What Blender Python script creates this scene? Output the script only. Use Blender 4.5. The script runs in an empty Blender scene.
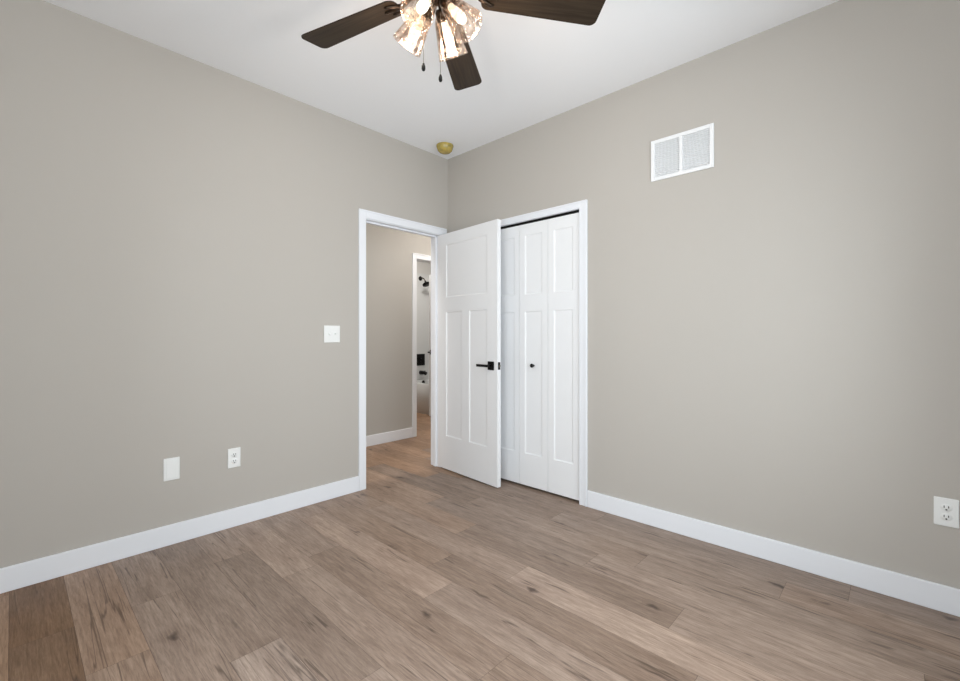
import bpy, bmesh, math, random
from mathutils import Vector, Matrix
random.seed(7)
sc = bpy.context.scene
PI = math.pi

# ------------------------------------------------------------------ camera
F_PX, YAW, CX, CY, CZ, HORY = 442.23, 0.7565, -2.688, -2.9363, 1.1537, 336.58
cam_d = bpy.data.cameras.new('camera')
cam = bpy.data.objects.new('camera', cam_d)
sc.collection.objects.link(cam)
cam.location = (CX, CY, CZ)
cam.rotation_euler = (PI / 2, 0, YAW - PI / 2)
cam_d.sensor_width = 36
cam_d.lens = 36 * F_PX / 960
cam_d.shift_y = -(340.5 - HORY) / 960
cam_d.clip_start = 0.02
sc.camera = cam

# ------------------------------------------------------------------ world, lights, exposure
sc.view_settings.view_transform = 'Standard'
sc.view_settings.look = 'None'
sc.view_settings.gamma = 1
sc.view_settings.use_curve_mapping = False
sc.view_settings.exposure = 0.05

w = bpy.data.worlds.new('world')
sc.world = w
w.use_nodes = True
wb = w.node_tree.nodes['Background']
wb.inputs['Color'].default_value = (0.72, 0.83, 1.0, 1)
wb.inputs['Strength'].default_value = 1.0


def area(name, loc, rot, sx, sy, power, col):
    l = bpy.data.lights.new(name, 'AREA')
    l.shape = 'RECTANGLE'
    l.size, l.size_y = sx, sy
    l.energy = power
    l.color = col
    o = bpy.data.objects.new(name, l)
    sc.collection.objects.link(o)
    o.location = loc
    o.rotation_euler = rot
    return o


# added daylight lamps outside the two added, unseen windows behind the camera
area('added_window_daylight', (-3.46, -2.42, 1.28), (0, -PI / 2, 0), 1.75, 1.75, 42, (0.94, 0.97, 1.0))
area('added_window_daylight', (-1.80, -3.66, 1.28), (PI / 2, 0, 0), 2.3, 1.75, 59, (0.94, 0.97, 1.0))

# ------------------------------------------------------------------ node helpers


def new_mat(name):
    m = bpy.data.materials.new(name)
    m.use_nodes = True
    nt = m.node_tree
    for n in list(nt.nodes):
        nt.nodes.remove(n)
    out = nt.nodes.new('ShaderNodeOutputMaterial')
    return m, nt, out


def N(nt, t, **kw):
    n = nt.nodes.new(t)
    for k, v in kw.items():
        if k in n.inputs.keys():
            n.inputs[k].default_value = v
        else:
            setattr(n, k, v)
    return n


def srgb(r, g, b):
    f = lambda c: (c / 255 / 12.92) if c / 255 <= 0.04045 else ((c / 255 + 0.055) / 1.055) ** 2.4
    return (f(r), f(g), f(b), 1)


def simple(name, col, rough=0.5, metal=0.0, bump=0.0, bscale=200.0, var=0.0, spec=0.5, coat=0.0):
    m, nt, out = new_mat(name)
    p = N(nt, 'ShaderNodeBsdfPrincipled', Roughness=rough, Metallic=metal)
    p.inputs['Specular IOR Level'].default_value = spec
    p.inputs['Coat Weight'].default_value = coat
    tc = N(nt, 'ShaderNodeTexCoord')
    nz = N(nt, 'ShaderNodeTexNoise', Scale=bscale, Detail=4.0)
    nt.links.new(tc.outputs['Object'], nz.inputs['Vector'])
    mix = N(nt, 'ShaderNodeMixRGB', blend_type='MIX')
    c2 = tuple(c * (1 - var) for c in col[:3]) + (1,)
    mix.inputs[1].default_value = col
    mix.inputs[2].default_value = c2
    nt.links.new(nz.outputs['Fac'], mix.inputs[0])
    nt.links.new(mix.outputs[0], p.inputs['Base Color'])
    if bump:
        b = N(nt, 'ShaderNodeBump', Strength=bump, Distance=0.002)
        nt.links.new(nz.outputs['Fac'], b.inputs['Height'])
        nt.links.new(b.outputs[0], p.inputs['Normal'])
    nt.links.new(p.outputs[0], out.inputs[0])
    return m


def emissive(name, col, strength):
    m, nt, out = new_mat(name)
    e = N(nt, 'ShaderNodeEmission', Color=col, Strength=strength)
    nt.links.new(e.outputs[0], out.inputs[0])
    return m


M = {}
M['wall'] = simple('greige_wall_paint', (0.495, 0.466, 0.428, 1), 0.75, bump=0.12, bscale=260, var=0.03, spec=0.25)
M['hallwall'] = simple('hall_wall_paint', (0.48, 0.46, 0.43, 1), 0.75, bump=0.12, bscale=260, var=0.03, spec=0.25)
M['ceiling'] = simple('white_ceiling_paint', (0.92, 0.93, 0.95, 1), 0.9, bump=0.2, bscale=160, var=0.02, spec=0.2)
M['trim'] = simple('white_trim_paint', (0.83, 0.85, 0.89, 1), 0.38, var=0.01, bscale=30)
M['door'] = simple('white_door_paint', (0.86, 0.87, 0.885, 1), 0.42, var=0.01, bscale=30)
M['black'] = simple('matte_black_metal', (0.010, 0.009, 0.009, 1), 0.38, metal=0.6, var=0.2)
M['bronze'] = simple('dark_bronze_metal', (0.045, 0.03, 0.02, 1), 0.35, metal=0.8, var=0.2)
M['chain'] = simple('chain_metal', (0.16, 0.13, 0.10, 1), 0.35, metal=0.9)
M['plate'] = simple('white_plastic', (0.85, 0.86, 0.85, 1), 0.35, var=0.01)
M['slot'] = simple('dark_slot', (0.008, 0.008, 0.008, 1), 0.9, spec=0.1)
M['vent'] = simple('white_vent_paint', (0.84, 0.85, 0.86, 1), 0.42, var=0.01)
M['duct'] = simple('duct_shade', (0.74, 0.75, 0.76, 1), 0.7)
M['tub'] = simple('white_tub_acrylic', (0.74, 0.75, 0.75, 1), 0.2, var=0.01)
M['surround'] = simple('shower_surround', (0.70, 0.69, 0.67, 1), 0.3, var=0.01)
M['socket'] = simple('socket_dark', (0.05, 0.035, 0.025, 1), 0.4, metal=0.6)
M['closet'] = simple('closet_paint', (0.45, 0.43, 0.39, 1), 0.8)
M['filament'] = emissive('bulb_filament', (1.0, 0.72, 0.42, 1), 90)
M['bulb'] = emissive('lit_bulb', (1.0, 0.88, 0.70, 1), 3.2)
M['lampdiff'] = emissive('lit_diffuser', (1.0, 0.86, 0.68, 1), 5)


def blade_mat():
    m, nt, out = new_mat('dark_walnut_blade')
    p = N(nt, 'ShaderNodeBsdfPrincipled', Roughness=0.5)
    p.inputs['Specular IOR Level'].default_value = 0.2
    tc = N(nt, 'ShaderNodeTexCoord')
    mp = N(nt, 'ShaderNodeMapping')
    mp.inputs['Scale'].default_value = (3, 60, 20)
    nz = N(nt, 'ShaderNodeTexNoise', Scale=1.5, Detail=5.0, Distortion=0.6)
    cr = N(nt, 'ShaderNodeValToRGB')
    cr.color_ramp.elements[0].position = 0.3
    cr.color_ramp.elements[0].color = (0.016, 0.010, 0.006, 1)
    cr.color_ramp.elements[1].position = 0.75
    cr.color_ramp.elements[1].color = (0.040, 0.027, 0.016, 1)
    nt.links.new(tc.outputs['Object'], mp.inputs[0])
    nt.links.new(mp.outputs[0], nz.inputs['Vector'])
    nt.links.new(nz.outputs['Fac'], cr.inputs[0])
    nt.links.new(cr.outputs[0], p.inputs['Base Color'])
    nt.links.new(p.outputs[0], out.inputs[0])
    return m


M['blade'] = blade_mat()


def seeded_glass():
    m, nt, out = new_mat('seeded_glass')
    tc = N(nt, 'ShaderNodeTexCoord')
    vo = N(nt, 'ShaderNodeTexVoronoi', Scale=75.0)
    nz = N(nt, 'ShaderNodeTexNoise', Scale=45.0, Detail=3.0)
    nt.links.new(tc.outputs['Object'], vo.inputs['Vector'])
    nt.links.new(tc.outputs['Object'], nz.inputs['Vector'])
    cr = N(nt, 'ShaderNodeValToRGB')
    cr.color_ramp.elements[0].position = 0.10
    cr.color_ramp.elements[0].color = (1, 1, 1, 1)
    cr.color_ramp.elements[1].position = 0.32
    cr.color_ramp.elements[1].color = (0, 0, 0, 1)
    nt.links.new(vo.outputs['Distance'], cr.inputs[0])
    bp = N(nt, 'ShaderNodeBump', Strength=0.6, Distance=0.004)
    ad = N(nt, 'ShaderNodeMath', operation='ADD')
    nt.links.new(cr.outputs[0], ad.inputs[0])
    nt.links.new(nz.outputs['Fac'], ad.inputs[1])
    nt.links.new(ad.outputs[0], bp.inputs['Height'])
    tr = N(nt, 'ShaderNodeBsdfTransparent', Color=(0.93, 0.87, 0.83, 1))
    sr = N(nt, 'ShaderNodeValToRGB')
    sr.color_ramp.elements[0].position = 0.38
    sr.color_ramp.elements[0].color = (0.96, 0.92, 0.89, 1)
    sr.color_ramp.elements[1].position = 0.60
    sr.color_ramp.elements[1].color = (0.80, 0.71, 0.65, 1)
    nt.links.new(nz.outputs['Fac'], sr.inputs[0])
    nt.links.new(sr.outputs[0], tr.inputs['Color'])
    gl = N(nt, 'ShaderNodeBsdfGlossy', Color=(1, 0.97, 0.93, 1), Roughness=0.08)
    tl = N(nt, 'ShaderNodeBsdfTranslucent', Color=(1, 0.93, 0.86, 1))
    nt.links.new(bp.outputs[0], gl.inputs['Normal'])
    lw = N(nt, 'ShaderNodeLayerWeight', Blend=0.35)
    nt.links.new(bp.outputs[0], lw.inputs['Normal'])
    m1 = N(nt, 'ShaderNodeMath', operation='MULTIPLY_ADD')
    m1.inputs[1].default_value = 0.40
    m1.inputs[2].default_value = 0.03
    nt.links.new(lw.outputs['Fresnel'], m1.inputs[0])
    mx1 = N(nt, 'ShaderNodeMixShader')
    nt.links.new(m1.outputs[0], mx1.inputs[0])
    nt.links.new(tr.outputs[0], mx1.inputs[1])
    nt.links.new(gl.outputs[0], mx1.inputs[2])
    m2 = N(nt, 'ShaderNodeMath', operation='MULTIPLY_ADD')
    m2.inputs[1].default_value = 0.05
    m2.inputs[2].default_value = 0.0
    nt.links.new(cr.outputs[0], m2.inputs[0])
    mx2 = N(nt, 'ShaderNodeMixShader')
    nt.links.new(m2.outputs[0], mx2.inputs[0])
    nt.links.new(mx1.outputs[0], mx2.inputs[1])
    nt.links.new(tl.outputs[0], mx2.inputs[2])
    nt.links.new(mx2.outputs[0], out.inputs[0])
    return m


M['glass'] = seeded_glass()


def window_glass():
    m, nt, out = new_mat('window_glass')
    tr = N(nt, 'ShaderNodeBsdfTransparent', Color=(0.97, 0.985, 0.98, 1))
    gl = N(nt, 'ShaderNodeBsdfGlossy', Roughness=0.02)
    lw = N(nt, 'ShaderNodeLayerWeight', Blend=0.15)
    mx = N(nt, 'ShaderNodeMixShader')
    nt.links.new(lw.outputs['Fresnel'], mx.inputs[0])
    nt.links.new(tr.outputs[0], mx.inputs[1])
    nt.links.new(gl.outputs[0], mx.inputs[2])
    nt.links.new(mx.outputs[0], out.inputs[0])
    return m


M['pane'] = window_glass()


def cover_mat():
    m, nt, out = new_mat('yellow_plastic_cover')
    p = N(nt, 'ShaderNodeBsdfPrincipled', Roughness=0.22)
    p.inputs['Base Color'].default_value = (0.50, 0.38, 0.085, 1)
    p.inputs['Subsurface Weight'].default_value = 0.0
    tc = N(nt, 'ShaderNodeTexCoord')
    nz = N(nt, 'ShaderNodeTexNoise', Scale=25.0, Detail=2.0)
    cr = N(nt, 'ShaderNodeValToRGB')
    cr.color_ramp.elements[0].position = 0.3
    cr.color_ramp.elements[0].color = (0.30, 0.25, 0.07, 1)
    cr.color_ramp.elements[1].position = 0.7
    cr.color_ramp.elements[1].color = (0.58, 0.42, 0.10, 1)
    nt.links.new(tc.outputs['Object'], nz.inputs['Vector'])
    nt.links.new(nz.outputs['Fac'], cr.inputs[0])
    nt.links.new(cr.outputs[0], p.inputs['Base Color'])
    nt.links.new(p.outputs[0], out.inputs[0])
    return m


M['cover'] = cover_mat()


def floor_mat():
    m, nt, out = new_mat('wood_plank_floor')
    L = nt.links.new
    p = N(nt, 'ShaderNodeBsdfPrincipled')
    tc = N(nt, 'ShaderNodeTexCoord')
    at = N(nt, 'ShaderNodeAttribute', attribute_name='plank')
    sep = N(nt, 'ShaderNodeSeparateColor')
    L(at.outputs['Color'], sep.inputs[0])
    # random shift per plank
    comb = N(nt, 'ShaderNodeCombineXYZ')
    mu = N(nt, 'ShaderNodeMath', operation='MULTIPLY')
    mu.inputs[1].default_value = 37.0
    L(sep.outputs[2], mu.inputs[0])
    L(mu.outputs[0], comb.inputs[2])
    mu2 = N(nt, 'ShaderNodeMath', operation='MULTIPLY')
    mu2.inputs[1].default_value = 11.0
    L(sep.outputs[2], mu2.inputs[0])
    L(mu2.outputs[0], comb.inputs[1])
    va = N(nt, 'ShaderNodeVectorMath', operation='ADD')
    L(tc.outputs['Object'], va.inputs[0])
    L(comb.outputs[0], va.inputs[1])

    def mapped(sx, sy):
        mp = N(nt, 'ShaderNodeMapping')
        mp.inputs['Scale'].default_value = (sx, sy, 1)
        L(va.outputs[0], mp.inputs[0])
        return mp.outputs[0]

    def ramp(src, a, ca, b, cb):
        cr = N(nt, 'ShaderNodeValToRGB')
        cr.color_ramp.elements[0].position = a
        cr.color_ramp.elements[0].color = ca
        cr.color_ramp.elements[1].position = b
        cr.color_ramp.elements[1].color = cb
        L(src, cr.inputs[0])
        return cr.outputs[0]

    W1 = (1, 1, 1, 1)
    # broad streaks
    n1 = N(nt, 'ShaderNodeTexNoise', Scale=1.0, Detail=5.0, Roughness=0.6, Distortion=0.7)
    L(mapped(16, 1.6), n1.inputs['Vector'])
    base = ramp(n1.outputs['Fac'], 0.28, (0.268, 0.188, 0.143, 1), 0.74, (0.405, 0.303, 0.237, 1))
    # fine grain
    n2 = N(nt, 'ShaderNodeTexNoise', Scale=1.0, Detail=7.0, Roughness=0.78, Distortion=0.4)
    L(mapped(170, 11), n2.inputs['Vector'])
    fine = ramp(n2.outputs['Fac'], 0.36, (0.74, 0.72, 0.70, 1), 0.60, (1.13, 1.13, 1.13, 1))
    mA = N(nt, 'ShaderNodeMixRGB', blend_type='MULTIPLY')
    mA.inputs[0].default_value = 1.0
    L(base, mA.inputs[1])
    L(fine, mA.inputs[2])
    # mottling
    n5 = N(nt, 'ShaderNodeTexNoise', Scale=1.0, Detail=4.0, Roughness=0.6, Distortion=1.5)
    L(mapped(55, 5), n5.inputs['Vector'])
    mot = ramp(n5.outputs['Fac'], 0.36, (0.86, 0.85, 0.84, 1), 0.62, (1.07, 1.07, 1.07, 1))
    mM = N(nt, 'ShaderNodeMixRGB', blend_type='MULTIPLY')
    mM.inputs[0].default_value = 1.0
    L(mA.outputs[0], mM.inputs[1])
    L(mot, mM.inputs[2])
    # cracks: thin iso-lines of a stretched noise, gated
    n3 = N(nt, 'ShaderNodeTexNoise', Scale=1.0, Detail=3.0, Roughness=0.5, Distortion=0.25)
    L(mapped(15, 0.42), n3.inputs['Vector'])
    sb = N(nt, 'ShaderNodeMath', operation='SUBTRACT')
    sb.inputs[1].default_value = 0.5
    L(n3.outputs['Fac'], sb.inputs[0])
    ab = N(nt, 'ShaderNodeMath', operation='ABSOLUTE')
    L(sb.outputs[0], ab.inputs[0])
    line = ramp(ab.outputs[0], 0.001, (0, 0, 0, 1), 0.010, W1)
    n4 = N(nt, 'ShaderNodeTexNoise', Scale=1.0, Detail=2.0)
    L(mapped(11, 4.0), n4.inputs['Vector'])
    gate = ramp(n4.outputs['Fac'], 0.50, (0, 0, 0, 1), 0.56, W1)
    inv = N(nt, 'ShaderNodeInvert')
    L(line, inv.inputs['Color'])
    mg = N(nt, 'ShaderNodeMath', operation='MULTIPLY')
    L(inv.outputs[0], mg.inputs[0])
    L(gate, mg.inputs[1])
    mgs = N(nt, 'ShaderNodeMath', operation='MULTIPLY')
    mgs.inputs[1].default_value = 0.72
    L(mg.outputs[0], mgs.inputs[0])
    mC = N(nt, 'ShaderNodeMixRGB', blend_type='MIX')
    L(mgs.outputs[0], mC.inputs[0])
    L(mM.outputs[0], mC.inputs[1])
    mC.inputs[2].default_value = (0.060, 0.035, 0.024, 1)
    # knots
    vo = N(nt, 'ShaderNodeTexVoronoi', Scale=1.0)
    vo.inputs['Randomness'].default_value = 1.0
    dn = N(nt, 'ShaderNodeTexNoise', Scale=14.0, Detail=2.0)
    L(va.outputs[0], dn.inputs['Vector'])
    vm = N(nt, 'ShaderNodeVectorMath', operation='MULTIPLY_ADD')
    vm.inputs[1].default_value = (0.5, 0.35, 0.0)
    L(dn.outputs['Color'], vm.inputs[0])
    L(mapped(9.0, 4.2), vm.inputs[2])
    L(vm.outputs[0], vo.inputs['Vector'])
    knot = ramp(vo.outputs['Distance'], 0.06, W1, 0.17, (0, 0, 0, 1))
    halo = ramp(vo.outputs['Distance'], 0.05, W1, 0.55, (0, 0, 0, 1))
    sc3 = N(nt, 'ShaderNodeSeparateColor')
    L(vo.outputs['Color'], sc3.inputs[0])
    kg = ramp(sc3.outputs[0], 0.66, (0, 0, 0, 1), 0.70, W1)
    k1 = N(nt, 'ShaderNodeMath', operation='MULTIPLY')
    L(knot, k1.inputs[0])
    L(kg, k1.inputs[1])
    k1s = N(nt, 'ShaderNodeMath', operation='MULTIPLY')
    k1s.inputs[1].default_value = 0.85
    L(k1.outputs[0], k1s.inputs[0])
    k2 = N(nt, 'ShaderNodeMath', operation='MULTIPLY')
    L(halo, k2.inputs[0])
    L(kg, k2.inputs[1])
    k2s = N(nt, 'ShaderNodeMath', operation='MULTIPLY')
    k2s.inputs[1].default_value = 0.30
    L(k2.outputs[0], k2s.inputs[0])
    mH = N(nt, 'ShaderNodeMixRGB', blend_type='MIX')
    L(k2s.outputs[0], mH.inputs[0])
    L(mC.outputs[0], mH.inputs[1])
    mH.inputs[2].default_value = (0.11, 0.065, 0.045, 1)
    mK = N(nt, 'ShaderNodeMixRGB', blend_type='MIX')
    L(k1s.outputs[0], mK.inputs[0])
    L(mH.outputs[0], mK.inputs[1])
    mK.inputs[2].default_value = (0.045, 0.024, 0.016, 1)
    # short dark splits running along the grain
    v2 = N(nt, 'ShaderNodeTexVoronoi', Scale=1.0)
    wv = N(nt, 'ShaderNodeTexNoise', Scale=9.0, Detail=2.0)
    L(va.outputs[0], wv.inputs['Vector'])
    wm = N(nt, 'ShaderNodeVectorMath', operation='MULTIPLY_ADD')
    wm.inputs[1].default_value = (1.3, 0.2, 0.0)
    L(wv.outputs['Color'], wm.inputs[0])
    L(mapped(26, 2.6), wm.inputs[2])
    L(wm.outputs[0], v2.inputs['Vector'])
    spl = ramp(v2.outputs['Distance'], 0.07, W1, 0.24, (0, 0, 0, 1))
    s4 = N(nt, 'ShaderNodeSeparateColor')
    L(v2.outputs['Color'], s4.inputs[0])
    sg = ramp(s4.outputs[1], 0.70, (0, 0, 0, 1), 0.95, (0.8, 0.8, 0.8, 1))
    sm = N(nt, 'ShaderNodeMath', operation='MULTIPLY')
    L(spl, sm.inputs[0])
    L(sg, sm.inputs[1])
    mS = N(nt, 'ShaderNodeMixRGB', blend_type='MIX')
    L(sm.outputs[0], mS.inputs[0])
    L(mK.outputs[0], mS.inputs[1])
    mS.inputs[2].default_value = (0.075, 0.046, 0.032, 1)
    mK = mS
    # plank tone (value) and warmth (saturation)
    tv = N(nt, 'ShaderNodeMath', operation='MULTIPLY')
    tv.inputs[1].default_value = 2.0
    L(sep.outputs[0], tv.inputs[0])
    ts = N(nt, 'ShaderNodeMath', operation='MULTIPLY')
    ts.inputs[1].default_value = 2.0
    L(sep.outputs[1], ts.inputs[0])
    hs = N(nt, 'ShaderNodeHueSaturation')
    L(tv.outputs[0], hs.inputs['Value'])
    L(ts.outputs[0], hs.inputs['Saturation'])
    L(mK.outputs[0], hs.inputs['Color'])
    L(hs.outputs[0], p.inputs['Base Color'])
    rr = ramp(n2.outputs['Fac'], 0.3, (0.52, 0.52, 0.52, 1), 0.7, (0.40, 0.40, 0.40, 1))
    L(rr, p.inputs['Roughness'])
    p.inputs['Specular IOR Level'].default_value = 0.4
    bp = N(nt, 'ShaderNodeBump', Strength=0.25, Distance=0.001)
    L(n2.outputs['Fac'], bp.inputs['Height'])
    L(bp.outputs[0], p.inputs['Normal'])
    L(p.outputs[0], out.inputs[0])
    return m


M['floor'] = floor_mat()
M['groove'] = simple('plank_joint', (0.13, 0.09, 0.07, 1), 0.8)

# ------------------------------------------------------------------ mesh helpers


def bm_box(bm, x0, x1, y0, y1, z0, z1, bevel=0.0, mi=0, mat=None, seg=1):
    vs = [bm.verts.new((x, y, z)) for x in (x0, x1) for y in (y0, y1) for z in (z0, z1)]
    idx = [(0, 1, 3, 2), (4, 6, 7, 5), (0, 4, 5, 1), (2, 3, 7, 6), (0, 2, 6, 4), (1, 5, 7, 3)]
    fs = [bm.faces.new([vs[i] for i in f]) for f in idx]
    for f in fs:
        f.material_index = mi
    if bevel:
        es = list({e for f in fs for e in f.edges})
        r = bmesh.ops.bevel(bm, geom=es, offset=bevel, segments=seg, affect='EDGES', profile=0.5)
        for f in r['faces']:
            f.material_index = mi
        vs = list({v for f in r['faces'] for v in f.verts} | {v for v in vs if v.is_valid})
    if mat is not None:
        bmesh.ops.transform(bm, matrix=mat, verts=[v for v in vs if v.is_valid])
    return vs


def bm_lathe(bm, prof, seg=32, mat=None, close=False, mi=0):
    rings = []
    allv = []
    for r, z in prof:
        if r < 1e-6:
            ring = [bm.verts.new((0, 0, z))]
        else:
            ring = [bm.verts.new((r * math.cos(2 * PI * i / seg), r * math.sin(2 * PI * i / seg), z)) for i in range(seg)]
        rings.append(ring)
        allv += ring
    pairs = list(zip(rings[:-1], rings[1:]))
    if close:
        pairs.append((rings[-1], rings[0]))
    for a, b in pairs:
        for i in range(seg):
            j = (i + 1) % seg
            if len(a) == 1 and len(b) == 1:
                continue
            if len(a) == 1:
                f = bm.faces.new((a[0], b[j], b[i]))
            elif len(b) == 1:
                f = bm.faces.new((a[i], a[j], b[0]))
            else:
                f = bm.faces.new((a[i], a[j], b[j], b[i]))
            f.smooth = True
            f.material_index = mi
    if mat is not None:
        bmesh.ops.transform(bm, matrix=mat, verts=allv)
    return allv


def bm_tube(bm, pts, r, seg=12, cap=True):
    pts = [Vector(p) for p in pts]
    rings = []
    prev = None
    for i, p in enumerate(pts):
        if i == 0:
            t = pts[1] - p
        elif i == len(pts) - 1:
            t = p - pts[i - 1]
        else:
            t = pts[i + 1] - pts[i - 1]
        t.normalize()
        if prev is None:
            up = Vector((0, 0, 1)) if abs(t.z) < 0.9 else Vector((1, 0, 0))
            a = t.cross(up).normalized()
        else:
            a = (prev - t * prev.dot(t)).normalized()
        prev = a
        b = t.cross(a)
        rr = r[i] if isinstance(r, (list, tuple)) else r
        rings.append([bm.verts.new(p + (a * math.cos(2 * PI * k / seg) + b * math.sin(2 * PI * k / seg)) * rr) for k in range(seg)])
    for A, B in zip(rings[:-1], rings[1:]):
        for k in range(seg):
            f = bm.faces.new((A[k], A[(k + 1) % seg], B[(k + 1) % seg], B[k]))
            f.smooth = True
    if cap:
        bm.faces.new(list(reversed(rings[0])))
        bm.faces.new(rings[-1])


def obj(name, bm, mats, parent=None, loc=None, matrix=None):
    bmesh.ops.recalc_face_normals(bm, faces=bm.faces)
    me = bpy.data.meshes.new(name)
    bm.to_mesh(me)
    bm.free()
    if not isinstance(mats, (list, tuple)):
        mats = [mats]
    for m in mats:
        me.materials.append(m)
    o = bpy.data.objects.new(name, me)
    sc.collection.objects.link(o)
    if parent is not None:
        o.parent = parent
    if matrix is not None:
        o.matrix_local = matrix
    if loc is not None:
        o.location = loc
    return o


def empty(name, loc=(0, 0, 0), rz=0.0):
    o = bpy.data.objects.new(name, None)
    o.empty_display_size = 0.1
    sc.collection.objects.link(o)
    o.location = loc
    o.rotation_euler = (0, 0, rz)
    return o


def tag(o, label, cat, kind=None, group=None):
    o['label'] = label
    o['category'] = cat
    if kind:
        o['kind'] = kind
    if group:
        o['group'] = group
    return o


def struct(name, bm, mats, label, cat):
    return tag(obj(name, bm, mats), label, cat, 'structure')


def copy_tree(o, parent=None):
    c = o.copy()
    sc.collection.objects.link(c)
    if parent is not None:
        c.parent = parent
    for ch in list(o.children):
        copy_tree(ch, c)
    return c


T = 0.12          # wall thickness
H = 2.743         # ceiling height
X0, Y0 = -3.30, -3.50   # back corner of the room
HY = 1.115        # hall far wall face
BX1, BY0, BY1 = 2.295, HY + T, 2.757   # bathroom
HX0, HX1 = -2.2, 2.0    # hall ends

# ------------------------------------------------------------------ floor: planks
bm = bmesh.new()
cl = bm.loops.layers.float_color.new('plank')
FX0, FX1, FY0, FY1 = X0 - T, BX1 + T, Y0 - T, BY1 + T
# slab (material 1)
bm_box(bm, FX0, FX1, FY0, FY1, -0.08, -0.0012, mi=1)
PW, PL, PX = 0.179, 1.219, -2.695
joint = {-2: -1.05, -1: -0.05, 0: -0.555, 1: -0.93, 2: -1.78, 3: -1.218, 4: -0.408, 5: -2.02, 6: -0.695, 7: -0.20,
         8: -1.224, 9: -0.368, 10: -1.059, 11: -0.565, 12: -0.760, 13: -1.338, 14: -2.780, 15: -0.9}
# tone (value, saturation) of the planks one can tell apart in the room: key = row, index below the joint above
tones = {(-1, 0): (1.04, 1.35), (-1, 1): (1.04, 1.35), (-1, -1): (1.04, 1.35),
         (0, -1): (0.64, 1.55), (0, 0): (0.66, 1.45), (0, 1): (0.7, 1.35),
         (1, -1): (1.04, 1.18), (1, 0): (1.02, 1.1), (2, -1): (0.98, 0.95), (2, -2): (0.98, 0.95), (2, 0): (1.0, 0.9),
         (3, -1): (0.90, 0.95), (3, 0): (1.06, 0.85), (4, -1): (1.0, 0.95), (4, 0): (0.88, 0.95), (4, 1): (1.02, 0.9),
         (5, -2): (1.08, 0.95), (5, -1): (0.98, 0.95), (5, 0): (1.0, 0.9),
         (6, -1): (1.02, 0.95), (6, 0): (0.92, 1.02), (6, 1): (0.88, 1.05),
         (7, 0): (1.14, 0.98), (7, 1): (1.0, 0.95), (7, -1): (1.05, 1.0),
         (8, -1): (0.95, 1.08), (8, 0): (0.88, 1.05), (8, 1): (1.08, 0.9),
         (9, -1): (1.0, 1.05), (9, 0): (1.02, 0.98), (9, 1): (1.15, 0.95),
         (10, -1): (1.02, 1.1), (10, 0): (0.88, 1.0), (10, 1): (1.05, 0.92),
         (11, -1): (1.06, 1.1), (11, 0): (0.92, 0.95), (11, 1): (1.08, 0.9),
         (12, -1): (0.86, 1.0), (12, 0): (0.98, 0.95), (12, 1): (1.0, 0.9),
         (13, 0): (1.0, 0.9), (13, -1): (0.90, 0.98), (14, 0): (1.0, 0.88), (14, -1): (0.90, 0.92)}
k0 = int(math.floor((FX0 - PX) / PW))
k1 = int(math.ceil((FX1 - PX) / PW))
g = 0.0006
for k in range(k0, k1):
    xa, xb = max(FX0, PX + k * PW), min(FX1, PX + (k + 1) * PW)
    j = joint.get(k, -((k * 0.47) % 1.0) * PL)
    n = -6
    while True:
        yt = j - n * PL        # top end of plank n ; n=0 is the one just below the joint
        yb = yt - PL
        n += 1
        if yb > FY1:
            continue
        if yt < FY0:
            break
        ya, ye = max(FY0, yb), min(FY1, yt)
        rv = random.random()
        val, sat = tones.get((k, n - 1), (0.90 + 0.20 * random.random(), (1.3 if ye > 0.6 else 0.94) + 0.08 * random.random()))  # hall and bathroom planks more saturated: warm light put into their colour
        if k > 0:
            val = 1 + (val - 1) * 1.45
        vs = [bm.verts.new(q) for q in ((xa + g, ya + g, 0), (xb - g, ya + g, 0), (xb - g, ye - g, 0), (xa + g, ye - g, 0))]
        f = bm.faces.new(vs)
        f.material_index = 0
        for lp in f.loops:
            lp[cl] = (val / 2, sat / 2, rv, 1)
struct('floor', bm, [M['floor'], M['groove']], 'grey-brown wood plank floor running from the bedroom into the hall', 'floor')

# ------------------------------------------------------------------ ceiling and walls
bm = bmesh.new()
bm_box(bm, FX0, FX1, FY0, FY1, H, H + 0.12)
struct('ceiling', bm, M['ceiling'], 'flat white painted ceiling above the whole room', 'ceiling')

# door opening in left wall
DX0, DX1, DZ = -0.853, -0.078, 2.062     # rough opening; jambs stand inside it
bm = bmesh.new()
bm_box(bm, X0 - T, DX0, 0, T, 0, H)
bm_box(bm, DX0, DX1, 0, T, DZ, H)
bm_box(bm, DX1, 0.0, 0, T, 0, H)
struct('wall_left', bm, M['wall'], 'greige wall on the left with the open doorway near the corner', 'wall')
# closet opening in right wall
CY0, CY1, CZT = -1.358, -0.272, 2.048
bm = bmesh.new()
bm_box(bm, 0, T, FY0, CY0, 0, H)
bm_box(bm, 0, T, CY0, CY1, CZT, H)
bm_box(bm, 0, T, CY1, T, 0, H)
bm_box(bm, T, HX1 + 0.0, 0, T, 0, H)
struct('wall_right', bm, M['wall'], 'greige wall on the right with the closet and the return vent', 'wall')


def wall_window(name, axis, a0, a1, z0, z1, label):
    bm = bmesh.new()
    if axis == 'x':   # wall at x = X0
        bm_box(bm, X0 - T, X0, FY0, a0, 0, H)
        bm_box(bm, X0 - T, X0, a1, T, 0, H)
        bm_box(bm, X0 - T, X0, a0, a1, 0, z0)
        bm_box(bm, X0 - T, X0, a0, a1, z1, H)
    else:
        bm_box(bm, X0, a0, Y0 - T, Y0, 0, H)
        bm_box(bm, a1, 0, Y0 - T, Y0, 0, H)
        bm_box(bm, a0, a1, Y0 - T, Y0, 0, z0)
        bm_box(bm, a0, a1, Y0 - T, Y0, z1, H)
    return struct(name, bm, M['wall'], label, 'wall')


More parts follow.
